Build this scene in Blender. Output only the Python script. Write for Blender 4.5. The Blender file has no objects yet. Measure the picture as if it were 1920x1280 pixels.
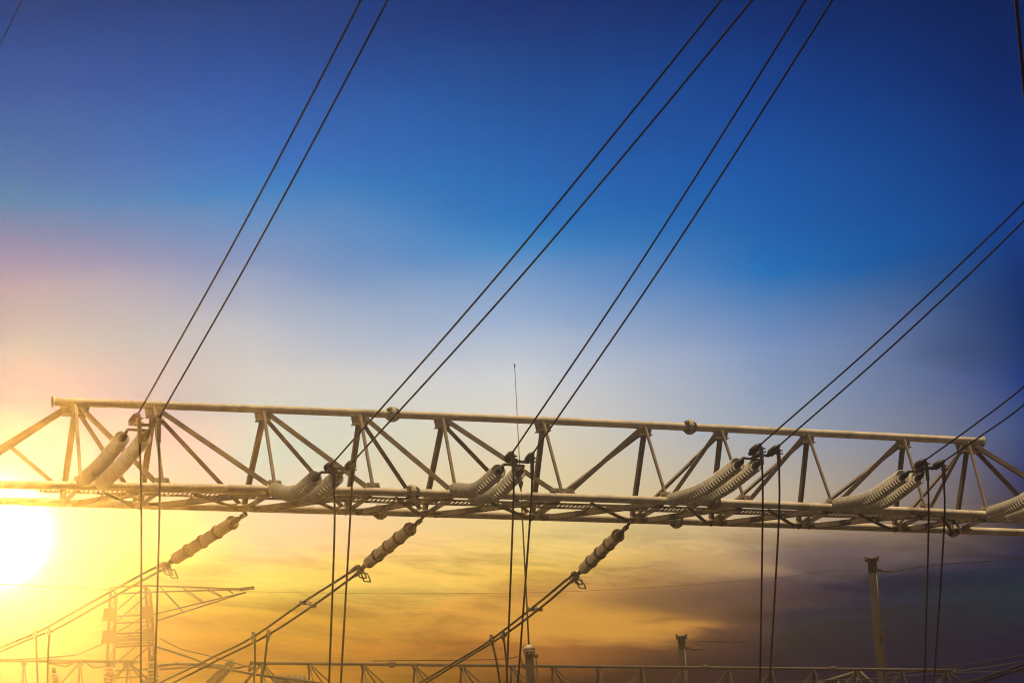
import bpy, math, random
from mathutils import Vector as V, Matrix

random.seed(7)
sc = bpy.context.scene
COL = sc.collection
R = math.radians

# ------------------------------------------------------------------ camera
PITCH, ROLL, FPX = 0.27629, -0.05076, 5200.0          # measured on the 1920 px wide photograph
CAM = V((0, 0, 1.6))
FW = V((0, math.cos(PITCH), math.sin(PITCH)))
UP0 = V((0, -math.sin(PITCH), math.cos(PITCH)))
RT = V((1, 0, 0)) * math.cos(ROLL) + UP0 * math.sin(ROLL)
UP = UP0 * math.cos(ROLL) - V((1, 0, 0)) * math.sin(ROLL)
cd = bpy.data.cameras.new('camera')
cam = bpy.data.objects.new('camera', cd)
COL.objects.link(cam)
cd.sensor_width = 36.0
cd.lens = FPX / 1920 * 36.0
cd.clip_start, cd.clip_end = 0.1, 5000
m = Matrix((RT, UP, -FW)).transposed().to_4x4()
m.translation = CAM
cam.matrix_world = m
sc.camera = cam


def ray(x, y):
    return (FW + RT * ((x - 960) / FPX) + UP * ((640 - y) / FPX)).normalized()


def at(x, y, D):
    """the point seen at pixel x, y that lies D metres north of the camera"""
    r = ray(x, y)
    return CAM + r * (D / r.y)


def azel(x, y):
    r = ray(x, y)
    return math.degrees(math.atan2(r.x, r.y)), math.degrees(math.asin(r.z))


# ------------------------------------------------------------------ world, sun, exposure
SUN_AZ, SUN_EL = azel(-10, 1000)
sun_dir = V((math.sin(R(SUN_AZ)) * math.cos(R(SUN_EL)), math.cos(R(SUN_AZ)) * math.cos(R(SUN_EL)), math.sin(R(SUN_EL))))

sc.view_settings.view_transform = 'Standard'
sc.view_settings.look = 'None'
sc.view_settings.exposure = 0
sc.view_settings.gamma = 1
sc.cycles.use_denoising = True
sc.cycles.volume_bounces = 2
sc.cycles.max_bounces = 6
sc.cycles.filter_width = 1.1
sc.cycles.use_adaptive_sampling = False
sc.cycles.sample_clamp_indirect = 4

SUN_E = 5.0
GLOW_L = 2050.0
SUN_COL = (1.0, 0.75, 0.44)
HAZE_DENSITY = 0.0019
HAZE_G = 0.955
HAZE_TOP = 17.3
OVERHEAD_FILL = (0.05, 0.048, 0.045)
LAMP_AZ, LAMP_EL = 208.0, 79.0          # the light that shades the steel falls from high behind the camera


def lin(c):
    return tuple((v / 255 / 12.92) if v / 255 <= 0.04045 else ((v / 255 + 0.055) / 1.055) ** 2.4 for v in c)


# evening sky behind the haze along five azimuths: (row of the photograph, linear colour)
SKY = {
    0: [(0, (0.0005, 0.0461, 0.2122)), (160, (0.0005, 0.0822, 0.3356)), (300, (0.0005, 0.1440, 0.3954)), (370, (0.0005, 0.1895, 0.4187)), 
        (420, (0.0848, 0.1795, 0.4014)), (480, (0.1662, 0.1931, 0.4029)), (560, (0.2558, 0.2478, 0.3815)), (650, (0.1049, 0.2393, 0.3645)), 
        (750, (0.0005, 0.0086, 0.2810)), (850, (0.9911, 0.0005, 0.1919)), (920, (1.0000, 0.0005, 0.0005)), (1000, (1.0000, 1.0000, 0.0005)), 
        (1060, (1.0000, 0.9911, 0.0005)), (1100, (0.9911, 0.0005, 0.0005)), (1150, (0.2769, 0.0005, 0.0005)), (1200, (0.0005, 0.0005, 0.0005)), 
        (1280, (0.0005, 0.0005, 0.0005))],
    480: [(0, (0.0005, 0.0430, 0.2137)), (160, (0.0005, 0.0844, 0.3753)), (300, (0.0005, 0.1495, 0.5296)), (360, (0.0005, 0.2031, 0.5629)), 
        (420, (0.0654, 0.2523, 0.5593)), (500, (0.1605, 0.2890, 0.5428)), (600, (0.4100, 0.4869, 0.5882)), (700, (0.5661, 0.5785, 0.5750)), 
        (860, (0.5574, 0.6700, 0.5549)), (1020, (0.9911, 0.5956, 0.3063)), (1060, (0.9911, 0.5993, 0.1922)), (1110, (0.7179, 0.6544, 0.1260)), 
        (1160, (0.4602, 0.2645, 0.0222)), (1220, (0.3767, 0.1574, 0.0081)), (1280, (0.3483, 0.1564, 0.0005))],
    960: [(0, (0.0005, 0.0285, 0.1783)), (160, (0.0005, 0.0700, 0.3051)), (300, (0.0005, 0.1138, 0.4347)), (400, (0.0005, 0.1767, 0.5383)), 
        (460, (0.0328, 0.2469, 0.5877)), (520, (0.1532, 0.3204, 0.5941)), (600, (0.3175, 0.4470, 0.6639)), (700, (0.6329, 0.6616, 0.6799)), 
        (780, (0.7319, 0.6951, 0.6079)), (1000, (0.8545, 0.6379, 0.2253)), (1060, (0.8694, 0.5441, 0.0895)), (1110, (0.7736, 0.3935, 0.0802)), 
        (1160, (0.6490, 0.3047, 0.0497)), (1200, (0.4405, 0.1541, 0.0263)), (1280, (0.0241, 0.0005, 0.0005))],
    1440: [(0, (0.0005, 0.0194, 0.1344)), (160, (0.0005, 0.0510, 0.2752)), (300, (0.0005, 0.0864, 0.3792)), (430, (0.0005, 0.1155, 0.4267)), 
        (510, (0.0005, 0.1576, 0.4970)), (560, (0.0610, 0.2056, 0.4833)), (650, (0.1880, 0.2961, 0.5436)), (760, (0.2927, 0.3733, 0.5083)), 
        (920, (0.5355, 0.4426, 0.3124)), (1000, (0.5541, 0.4003, 0.2438)), (1060, (0.2278, 0.1517, 0.1223)), (1100, (0.0005, 0.0048, 0.0408)), 
        (1180, (0.0135, 0.0189, 0.0297)), (1280, (0.0005, 0.0005, 0.0125))],
    1920: [(0, (0.0005, 0.0139, 0.0932)), (160, (0.0005, 0.0209, 0.1421)), (300, (0.0005, 0.0328, 0.1977)), (430, (0.0005, 0.0441, 0.2476)), 
        (520, (0.0005, 0.0297, 0.1704)), (580, (0.0005, 0.0290, 0.1500)), (660, (0.0005, 0.0315, 0.1658)), (720, (0.0005, 0.0296, 0.2010)), 
        (800, (0.0258, 0.0649, 0.2075)), (900, (0.0005, 0.0150, 0.1177)), (980, (0.0005, 0.0005, 0.0226)), (1030, (0.0005, 0.0099, 0.0492)), 
        (1100, (0.0021, 0.0223, 0.0349)), (1200, (0.0005, 0.0027, 0.0270)), (1280, (0.0005, 0.0046, 0.0298))],
}

world = bpy.data.worlds.new('World')
sc.world = world
world.use_nodes = True
nt = world.node_tree
nt.nodes.clear()
LK = nt.links.new


def node(t, **kw):
    n = nt.nodes.new(t)
    for k, v in kw.items():
        setattr(n, k, v)
    return n


def mth(op, a, b=None, c=None, clamp=False):
    n = node('ShaderNodeMath', operation=op, use_clamp=clamp)
    for i, v in enumerate((a, b, c)):
        if v is None:
            continue
        if isinstance(v, (int, float)):
            n.inputs[i].default_value = v
        else:
            LK(v, n.inputs[i])
    return n.outputs[0]


def smooth(v, lo, hi, a=0.0, b=1.0):
    n = node('ShaderNodeMapRange', interpolation_type='SMOOTHSTEP')
    LK(v, n.inputs[0])
    for i, k in enumerate((lo, hi, a, b)):
        n.inputs[i + 1].default_value = k
    return n.outputs[0]


def mixc(f, a, b, blend='MIX'):
    n = node('ShaderNodeMix', data_type='RGBA', blend_type=blend)
    n.clamp_factor = True
    n.clamp_result = False
    for i, v in ((0, f), (6, a), (7, b)):
        if isinstance(v, (int, float)):
            n.inputs[i].default_value = v
        elif isinstance(v, tuple):
            n.inputs[i].default_value = (*v, 1)
        else:
            LK(v, n.inputs[i])
    return n.outputs[2]


tc = node('ShaderNodeTexCoord')
sep = node('ShaderNodeSeparateXYZ')
LK(tc.outputs['Generated'], sep.inputs[0])
az = mth('MULTIPLY', mth('ARCTAN2', sep.outputs[0], sep.outputs[1]), 57.29578)
el = mth('MULTIPLY', mth('ARCSINE', sep.outputs[2]), 57.29578)

# soft uneven air: warps the bands a little
comb = node('ShaderNodeCombineXYZ')
LK(mth('MULTIPLY', az, 0.16), comb.inputs[0])
LK(mth('MULTIPLY', el, 0.42), comb.inputs[1])
nz = node('ShaderNodeTexNoise')
LK(comb.outputs[0], nz.inputs['Vector'])
nz.inputs['Scale'].default_value = 1.0
nz.inputs['Detail'].default_value = 5
nz.inputs['Roughness'].default_value = 0.5
warp = mth('MULTIPLY', mth('SUBTRACT', nz.outputs['Fac'], 0.5), 1.3)
elw = mth('ADD', el, warp)

E0, E1 = 6.0, 30.0
fac = mth('DIVIDE', mth('SUBTRACT', elw, E0), E1 - E0, clamp=True)
cols = []
for x in sorted(SKY):
    cr = node('ShaderNodeValToRGB')
    cr.color_ramp.interpolation = 'EASE'
    el_ = cr.color_ramp.elements
    pts = sorted(((azel(x, y)[1] - E0) / (E1 - E0), c) for y, c in SKY[x])
    while len(el_) < len(pts):
        el_.new(0.5)
    for e, (p, c) in zip(el_, pts):
        e.position = p
        e.color = (*c, 1)
    cr.color_ramp.interpolation = 'LINEAR'
    LK(fac, cr.inputs[0])
    cols.append((azel(x, 640)[0], cr.outputs[0]))
sky = cols[0][1]
for (a0, _), (a1, c1) in zip(cols, cols[1:]):
    n = node('ShaderNodeMapRange', interpolation_type='LINEAR')
    LK(az, n.inputs[0])
    n.inputs[1].default_value, n.inputs[2].default_value = a0, a1
    sky = mixc(n.outputs[0], sky, c1)


def patch(x, y, rx, ry, noise_amt=0.9, tilt=0.0, sharp=1.0):
    """soft-edged cloud bank round a direction: 1 inside, 0 outside, edge broken up by noise"""
    a, e = azel(x, y)
    s = 57.29578 / FPX
    da = mth('SUBTRACT', az, a)
    de = mth('SUBTRACT', el, e)
    de = mth('ADD', de, mth('MULTIPLY', da, tilt))
    u = mth('DIVIDE', da, rx * s)
    v = mth('DIVIDE', de, ry * s)
    d = mth('SQRT', mth('ADD', mth('MULTIPLY', u, u), mth('MULTIPLY', v, v)))
    d = mth('ADD', d, mth('MULTIPLY', mth('SUBTRACT', streak, 0.5), noise_amt))
    return smooth(d, 1.0, 1.0 - sharp)


# streaky cloud texture, long in azimuth
comb2 = node('ShaderNodeCombineXYZ')
LK(mth('MULTIPLY', mth('ADD', az, mth('MULTIPLY', el, 0.9)), 0.22), comb2.inputs[0])
LK(mth('MULTIPLY', mth('ADD', el, mth('MULTIPLY', az, 0.10)), 1.25), comb2.inputs[1])
nz2 = node('ShaderNodeTexNoise')
LK(comb2.outputs[0], nz2.inputs['Vector'])
nz2.inputs['Scale'].default_value = 2.1
nz2.inputs['Detail'].default_value = 7
nz2.inputs['Roughness'].default_value = 0.55
nz2.inputs['Distortion'].default_value = 0.6
streak = nz2.outputs['Fac']

low = smooth(el, azel(960, 960)[1], azel(960, 1060)[1])          # the cloudy part of the sky, down to the horizon
dk = mth('MULTIPLY', smooth(streak, 0.46, 0.66), low)
sky = mixc(mth('MULTIPLY', dk, 0.55), sky, (0.50, 0.45, 0.42), 'MULTIPLY')
nz3 = node('ShaderNodeTexNoise')
LK(comb2.outputs[0], nz3.inputs['Vector'])
nz3.inputs['Scale'].default_value = 6.5
nz3.inputs['Detail'].default_value = 8
nz3.inputs['Roughness'].default_value = 0.62
nz3.inputs['Distortion'].default_value = 0.9
wd = mth('MULTIPLY', smooth(nz3.outputs['Fac'], 0.50, 0.72), low)
sky = mixc(mth('MULTIPLY', wd, 0.40), sky, (0.62, 0.56, 0.52), 'MULTIPLY')
wb = mth('MULTIPLY', smooth(nz3.outputs['Fac'], 0.46, 0.30), low)
sky = mixc(mth('MULTIPLY', wb, 0.40), sky, (1.38, 1.30, 1.15), 'MULTIPLY')
br = mth('MULTIPLY', smooth(streak, 0.50, 0.36), low)
sky = mixc(mth('MULTIPLY', br, 0.40), sky, (1.40, 1.32, 1.12), 'MULTIPLY')
# separate banks
for (x, y, rx, ry, amt, tilt, sharp, colr, k) in (
        (1060, 1165, 300, 52, 1.0, 0.10, 0.6, (218, 156, 62), 0.85),     # orange lit wedge
        (650, 1085, 330, 50, 1.2, 0.05, 0.9, (252, 204, 96), 0.5),
        (1350, 1120, 330, 42, 1.2, 0.03, 0.8, (92, 68, 58), 0.6),        # grey bank above it
        (1560, 1040, 190, 60, 1.3, 0.10, 0.9, (84, 72, 82), 0.6),
        (1340, 1062, 190, 26, 1.2, 0.10, 0.9, (196, 158, 104), 0.6),
        (1880, 590, 230, 95, 0.9, -0.15, 0.9, (14, 46, 90), 0.2),        # dark blue cloud on the right
        (1850, 670, 190, 48, 1.0, 0.15, 0.8, (38, 58, 96), 0.25)):
    f = mth('MULTIPLY', patch(x, y, rx, ry, amt, tilt, sharp), k)
    sky = mixc(f, sky, lin(colr))

# the sun's aureole
dot = node('ShaderNodeVectorMath', operation='DOT_PRODUCT')
LK(tc.outputs['Generated'], dot.inputs[0])
dot.inputs[1].default_value = sun_dir
ang = mth('MULTIPLY', mth('ARCCOSINE', mth('MINIMUM', dot.outputs['Value'], 0.9999999)), 57.29578)


def lobe(sig, p, colr):
    g = mth('POWER', 2.718281828, mth('MULTIPLY', mth('POWER', mth('DIVIDE', ang, sig), p), -1.0))
    return mixc(1.0, (0, 0, 0), mixc(g, (0, 0, 0), colr), 'ADD')


def add(a, b):
    n = node('ShaderNodeMix', data_type='RGBA', blend_type='ADD')
    n.inputs[0].default_value = 1
    LK(a, n.inputs[6])
    LK(b, n.inputs[7])
    return n.outputs[2]


# away from the picture the dusk is dim
off = smooth(mth('ABSOLUTE', mth('SUBTRACT', az, -1.0)), 13.0, 40.0)
sky = mixc(off, sky, (0.030, 0.036, 0.05))
sky = mixc(smooth(el, 4.0, -2.0), sky, (0.02, 0.02, 0.02))
sky = add(sky, lobe(0.7, 2.0, (6.0, 5.6, 4.6)))
sky = add(sky, lobe(1.7, 1.3, (1.6, 1.15, 0.55)))
sky = add(sky, lobe(0.5, 2.5, tuple(GLOW_L * c for c in (1.0, 0.52, 0.10))))

# overhead: even fill light added out of view, over the clear evening blue of a Nishita sky
nish = node('ShaderNodeTexSky', sky_type='NISHITA')
nish.sun_disc = False
nish.sun_elevation = R(SUN_EL)
nish.sun_rotation = R(SUN_AZ)
high = mixc(1.0, mixc(1.0, nish.outputs[0], (0.014, 0.013, 0.012), 'MULTIPLY'), OVERHEAD_FILL, 'ADD')
sky = mixc(smooth(el, 26, 40), sky, high)
bg = node('ShaderNodeBackground')
LK(sky, bg.inputs[0])
bg.inputs[1].default_value = 1.0
out = node('ShaderNodeOutputWorld')
LK(bg.outputs[0], out.inputs[0])
world.cycles.sampling_method = 'MANUAL'
world.cycles.sample_map_resolution = 2048

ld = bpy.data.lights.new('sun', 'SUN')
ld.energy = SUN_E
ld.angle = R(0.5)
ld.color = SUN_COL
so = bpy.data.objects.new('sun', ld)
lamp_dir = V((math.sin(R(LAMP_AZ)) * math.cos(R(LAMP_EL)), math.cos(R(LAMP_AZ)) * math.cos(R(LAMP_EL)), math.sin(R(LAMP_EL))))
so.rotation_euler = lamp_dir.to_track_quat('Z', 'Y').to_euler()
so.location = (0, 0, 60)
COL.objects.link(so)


# ------------------------------------------------------------------ materials
def mat(name, base, rough=0.5, metal=0.0, var=0.25, scale=6.0, stain=None, bump=0.0, spec=0.5):
    mt = bpy.data.materials.new(name)
    mt.use_nodes = True
    t = mt.node_tree
    b = t.nodes['Principled BSDF']
    g = t.nodes.new('ShaderNodeTexCoord')
    n1 = t.nodes.new('ShaderNodeTexNoise')
    n1.inputs['Scale'].default_value = scale
    n1.inputs['Detail'].default_value = 6
    n1.inputs['Roughness'].default_value = 0.65
    t.links.new(g.outputs['Object'], n1.inputs['Vector'])
    cr = t.nodes.new('ShaderNodeValToRGB')
    e = cr.color_ramp.elements
    e[0].position, e[1].position = 0.33, 0.68
    e[0].color = (*[max(0, c * (1 - var)) for c in base], 1)
    e[1].color = (*[min(1, c * (1 + var)) for c in base], 1)
    t.links.new(n1.outputs['Fac'], cr.inputs[0])
    colr = cr.outputs[0]
    if stain:
        n2 = t.nodes.new('ShaderNodeTexNoise')
        n2.inputs['Scale'].default_value = scale * 0.45
        n2.inputs['Detail'].default_value = 8
        n2.inputs['Roughness'].default_value = 0.7
        t.links.new(g.outputs['Object'], n2.inputs['Vector'])
        mr = t.nodes.new('ShaderNodeMapRange')
        mr.inputs[1].default_value, mr.inputs[2].default_value = 0.56, 0.72
        t.links.new(n2.outputs['Fac'], mr.inputs[0])
        mx = t.nodes.new('ShaderNodeMix')
        mx.data_type = 'RGBA'
        t.links.new(mr.outputs[0], mx.inputs[0])
        t.links.new(colr, mx.inputs[6])
        mx.inputs[7].default_value = (*stain, 1)
        colr = mx.outputs[2]
    t.links.new(colr, b.inputs['Base Color'])
    b.inputs['Roughness'].default_value = rough
    b.inputs['Metallic'].default_value = metal
    b.inputs['Specular IOR Level'].default_value = spec
    if bump:
        bp = t.nodes.new('ShaderNodeBump')
        bp.inputs['Strength'].default_value = bump
        bp.inputs['Distance'].default_value = 0.02
        t.links.new(n1.outputs['Fac'], bp.inputs['Height'])
        t.links.new(bp.outputs[0], b.inputs['Normal'])
    return mt


STEEL = mat('galvanised_tube_warm_lit', (0.58, 0.50, 0.37), 0.5, 0.0, 0.28, 3.0, stain=(0.24, 0.17, 0.10))  # golden light partly put into the warm base colour
ANGLE = mat('galvanised_angle_shaded', (0.19, 0.145, 0.095), 0.6, 0.0, 0.28, 4.0, stain=(0.10, 0.07, 0.045))  # same steel, base darkened to paint in the shade on the members
PLATE = mat('gusset_steel', (0.42, 0.36, 0.27), 0.6, 0.0, 0.25, 7.0, stain=(0.22, 0.17, 0.12))
BOLT = mat('bolt_steel', (0.10, 0.09, 0.08), 0.5, 0.3, 0.2, 20)
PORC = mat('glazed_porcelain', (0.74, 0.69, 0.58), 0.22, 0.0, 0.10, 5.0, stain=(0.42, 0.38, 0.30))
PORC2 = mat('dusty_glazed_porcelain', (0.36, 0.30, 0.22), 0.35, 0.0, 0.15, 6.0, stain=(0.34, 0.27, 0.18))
FIT = mat('forged_fittings', (0.07, 0.055, 0.042), 0.55, 0.35, 0.25, 12)
CLAMP = mat('cast_aluminium', (0.26, 0.22, 0.17), 0.5, 0.3, 0.2, 12)
WIRE = mat('weathered_conductor', (0.022, 0.018, 0.016), 0.6, 0.2, 0.25, 9)
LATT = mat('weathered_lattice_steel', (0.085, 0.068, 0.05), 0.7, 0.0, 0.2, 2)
CAPM = mat('dark_brown_sheds', (0.10, 0.06, 0.035), 0.3, 0.0, 0.2, 10)  # darker tone for the larger sheds and the far strings
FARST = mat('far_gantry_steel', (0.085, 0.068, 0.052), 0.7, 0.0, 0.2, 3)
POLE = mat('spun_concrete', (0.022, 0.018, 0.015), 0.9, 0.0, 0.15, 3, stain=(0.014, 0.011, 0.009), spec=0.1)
GRAV = mat('switchyard_gravel', (0.026, 0.019, 0.013), 0.95, 0.0, 0.5, 3.0, bump=0.6)


# ------------------------------------------------------------------ mesh helpers
class MB:
    def __init__(s):
        s.v, s.f, s.sm, s.mi = [], [], [], {}

    def prism(s, p0, p1, A, a0, a1, B, b0, b1):
        k = len(s.v)
        for p in (p0, p1):
            for a, b in ((a0, b0), (a1, b0), (a1, b1), (a0, b1)):
                s.v.append(p + A * a + B * b)
        s.f += [(k, k + 3, k + 2, k + 1), (k + 4, k + 5, k + 6, k + 7)] + [(k + i, k + (i + 1) % 4, k + 4 + (i + 1) % 4, k + 4 + i) for i in range(4)]
        s.sm += [False] * 6
        return s

    def bar(s, p0, p1, w, h, side=None):
        ax = (p1 - p0).normalized()
        A = side or V((0, 0, 1))
        A = (A - ax * A.dot(ax))
        if A.length < 1e-4:
            A = V((1, 0, 0)) - ax * ax.x
        A.normalize()
        B = ax.cross(A)
        return s.prism(p0, p1, A, -w / 2, w / 2, B, -h / 2, h / 2)

    def angle(s, p0, p1, w, t, side):
        ax = (p1 - p0).normalized()
        A = (side - ax * side.dot(ax)).normalized()
        B = ax.cross(A)
        s.prism(p0, p1, A, -w / 2, w / 2, B, 0, t)
        s.prism(p0, p1, A, -w / 2, -w / 2 + t, B, t, w * 0.9)
        return s

    def rings(s, pts, rad, n=12, cap=True, smooth=True, dark=None, wide=1):
        """tube / lathe along a polyline with a radius per point"""
        k = len(s.v)
        m_ = len(pts)
        prevA = None
        for i, p in enumerate(pts):
            q0, q1 = pts[max(0, i - wide)], pts[min(m_ - 1, i + wide)]
            ax = q1 - q0
            j = 1
            while ax.length < 1e-6 and j < m_:
                j += 1
                ax = pts[min(m_ - 1, i + j)] - pts[max(0, i - j)]
            ax.normalize()
            if prevA is None:
                A = V((0, 0, 1)) if abs(ax.z) < 0.9 else V((1, 0, 0))
            else:
                A = prevA
            A = (A - ax * A.dot(ax)).normalized()
            prevA = A
            B = ax.cross(A)
            r = rad[i] if isinstance(rad, (list, tuple)) else rad
            for j in range(n):
                t = 2 * math.pi * j / n
                s.v.append(p + A * (r * math.cos(t)) + B * (r * math.sin(t)))
        for i in range(m_ - 1):
            for j in range(n):
                a, b = k + i * n + j, k + i * n + (j + 1) % n
                if dark and dark[i]:
                    s.mi[len(s.f)] = 1
                s.f.append((a, b, b + n, a + n))
                s.sm.append(smooth)
        if cap:
            s.f.append(tuple(k + j for j in reversed(range(n))))
            s.f.append(tuple(k + (m_ - 1) * n + j for j in range(n)))
            s.sm += [False, False]
        return s

    def tube(s, p0, p1, r, n=12):
        return s.rings([p0, p1], r, n)

    def plate(s, pts, nrm, t):
        """flat polygon of thickness t"""
        k, n = len(s.v), len(pts)
        for o in (-t / 2, t / 2):
            for p in pts:
                s.v.append(p + nrm * o)
        s.f += [tuple(k + i for i in reversed(range(n))), tuple(k + n + i for i in range(n))]
        s.f += [(k + i, k + (i + 1) % n, k + n + (i + 1) % n, k + n + i) for i in range(n)]
        s.sm += [False] * (n + 2)
        return s

    def build(s, name, material, parent=None, origin=None):
        me = bpy.data.meshes.new(name)
        o0 = origin if origin is not None else (V((0, 0, 0)) if parent is None else V(parent.location))
        me.from_pydata([tuple(p - o0) for p in s.v], [], s.f)
        for p, f in zip(me.polygons, s.sm):
            p.use_smooth = f
        me.materials.append(material)
        if s.mi:
            me.materials.append(CAPM)
            for fi in s.mi:
                me.polygons[fi].material_index = 1
        ob = bpy.data.objects.new(name, me)
        COL.objects.link(ob)
        if parent is not None:
            ob.parent = parent
            if parent.type == 'MESH':
                ob.location = (0, 0, 0)
        else:
            ob.location = o0
        return ob


def sub(mb, name, material, part, root):
    """a sub-part: mesh coordinates relative to the thing's root, parented to a part sitting at the root"""
    ob = mb.build(name, material, None, V(root.location))
    ob.parent = part
    ob.location = (0, 0, 0)
    return ob


def tag(o, label, cat, group=None, kind=None):
    if label:
        o['label'] = label
    if cat:
        o['category'] = cat
    if group:
        o['group'] = group
    if kind:
        o['kind'] = kind
    return o


def thing(name, loc, label, cat, group=None):
    o = bpy.data.objects.new(name, None)
    o.empty_display_size = 0.2
    COL.objects.link(o)
    o.location = loc
    return tag(o, label, cat, group, 'thing')


def bez(pts, n=24):
    """smooth curve through points (Catmull-Rom)"""
    out_ = []
    P = [pts[0] * 2 - pts[1]] + list(pts) + [pts[-1] * 2 - pts[-2]]
    seg = len(pts) - 1
    for i in range(seg):
        p0, p1, p2, p3 = P[i:i + 4]
        k = max(2, n // seg)
        for j in range(k):
            t = j / k
            out_.append(0.5 * ((2 * p1) + (p2 - p0) * t + (2 * p0 - 5 * p1 + 4 * p2 - p3) * t * t + (3 * p1 - p0 - 3 * p2 + p3) * t ** 3))
    out_.append(pts[-1].copy())
    return out_


# ------------------------------------------------------------------ ground
g = MB()
N = 24
S = 600.0
for i in range(N + 1):
    for j in range(N + 1):
        x, y = -S + 2 * S * i / N, -S + 2 * S * j / N
        g.v.append(V((x, y, 0.0)))
for i in range(N):
    for j in range(N):
        a = i * (N + 1) + j
        g.f.append((a, a + N + 1, a + N + 2, a + 1))
        g.sm.append(False)
tag(g.build('ground', GRAV), 'grey gravel ground of the switchyard', None, kind='structure')

# ------------------------------------------------------------------ lattice beams of the gantries
TH = 0.36569
D_ = V((math.cos(TH), math.sin(TH), 0))
N_ = V((-math.sin(TH), math.cos(TH), 0))
Z = V((0, 0, 1))


def flange(root, part, c, r, parent_r):
    """bolted tube joint: two discs, stiffening fins all round"""
    b = MB().rings([c - D_ * 0.03, c - D_ * 0.006], r, 20).rings([c + D_ * 0.006, c + D_ * 0.03], r, 20)
    for k in range(10):
        t = 2 * math.pi * k / 10 + 0.39
        B = N_ * math.cos(t) + Z * math.sin(t)
        b.rings([c + D_ * -0.055 + B * r * 0.84, c + D_ * 0.055 + B * r * 0.84], 0.014, 6)
    f = sub(b, 'flange_joint', STEEL if parent_r > 0.06 else FARST, part, root)
    b = MB()
    for k in range(8):
        t = 2 * math.pi * k / 8 + 0.1
        A = N_ * math.cos(t) + Z * math.sin(t)
        T = D_.cross(A)
        for sg in (-1, 1):
            b.plate([c + D_ * (sg * 0.031) + A * parent_r * 0.96, c + D_ * (sg * 0.031) + A * (r * 0.95), c + D_ * (sg * 0.05) + A * (r * 0.93),
                     c + D_ * (sg * 0.105) + A * (r * 0.66), c + D_ * (sg * 0.115) + A * parent_r * 0.96][::sg], T, 0.010)
    return sub(b, 'stiffener_fins', ANGLE, part, root)  # dark steel on the fins stands for the shade beside the discs


def bolts(b, pts, nrm, r=0.013, h=0.02):
    for p in pts:
        b.rings([p, p + nrm * h], r, 6)


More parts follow.
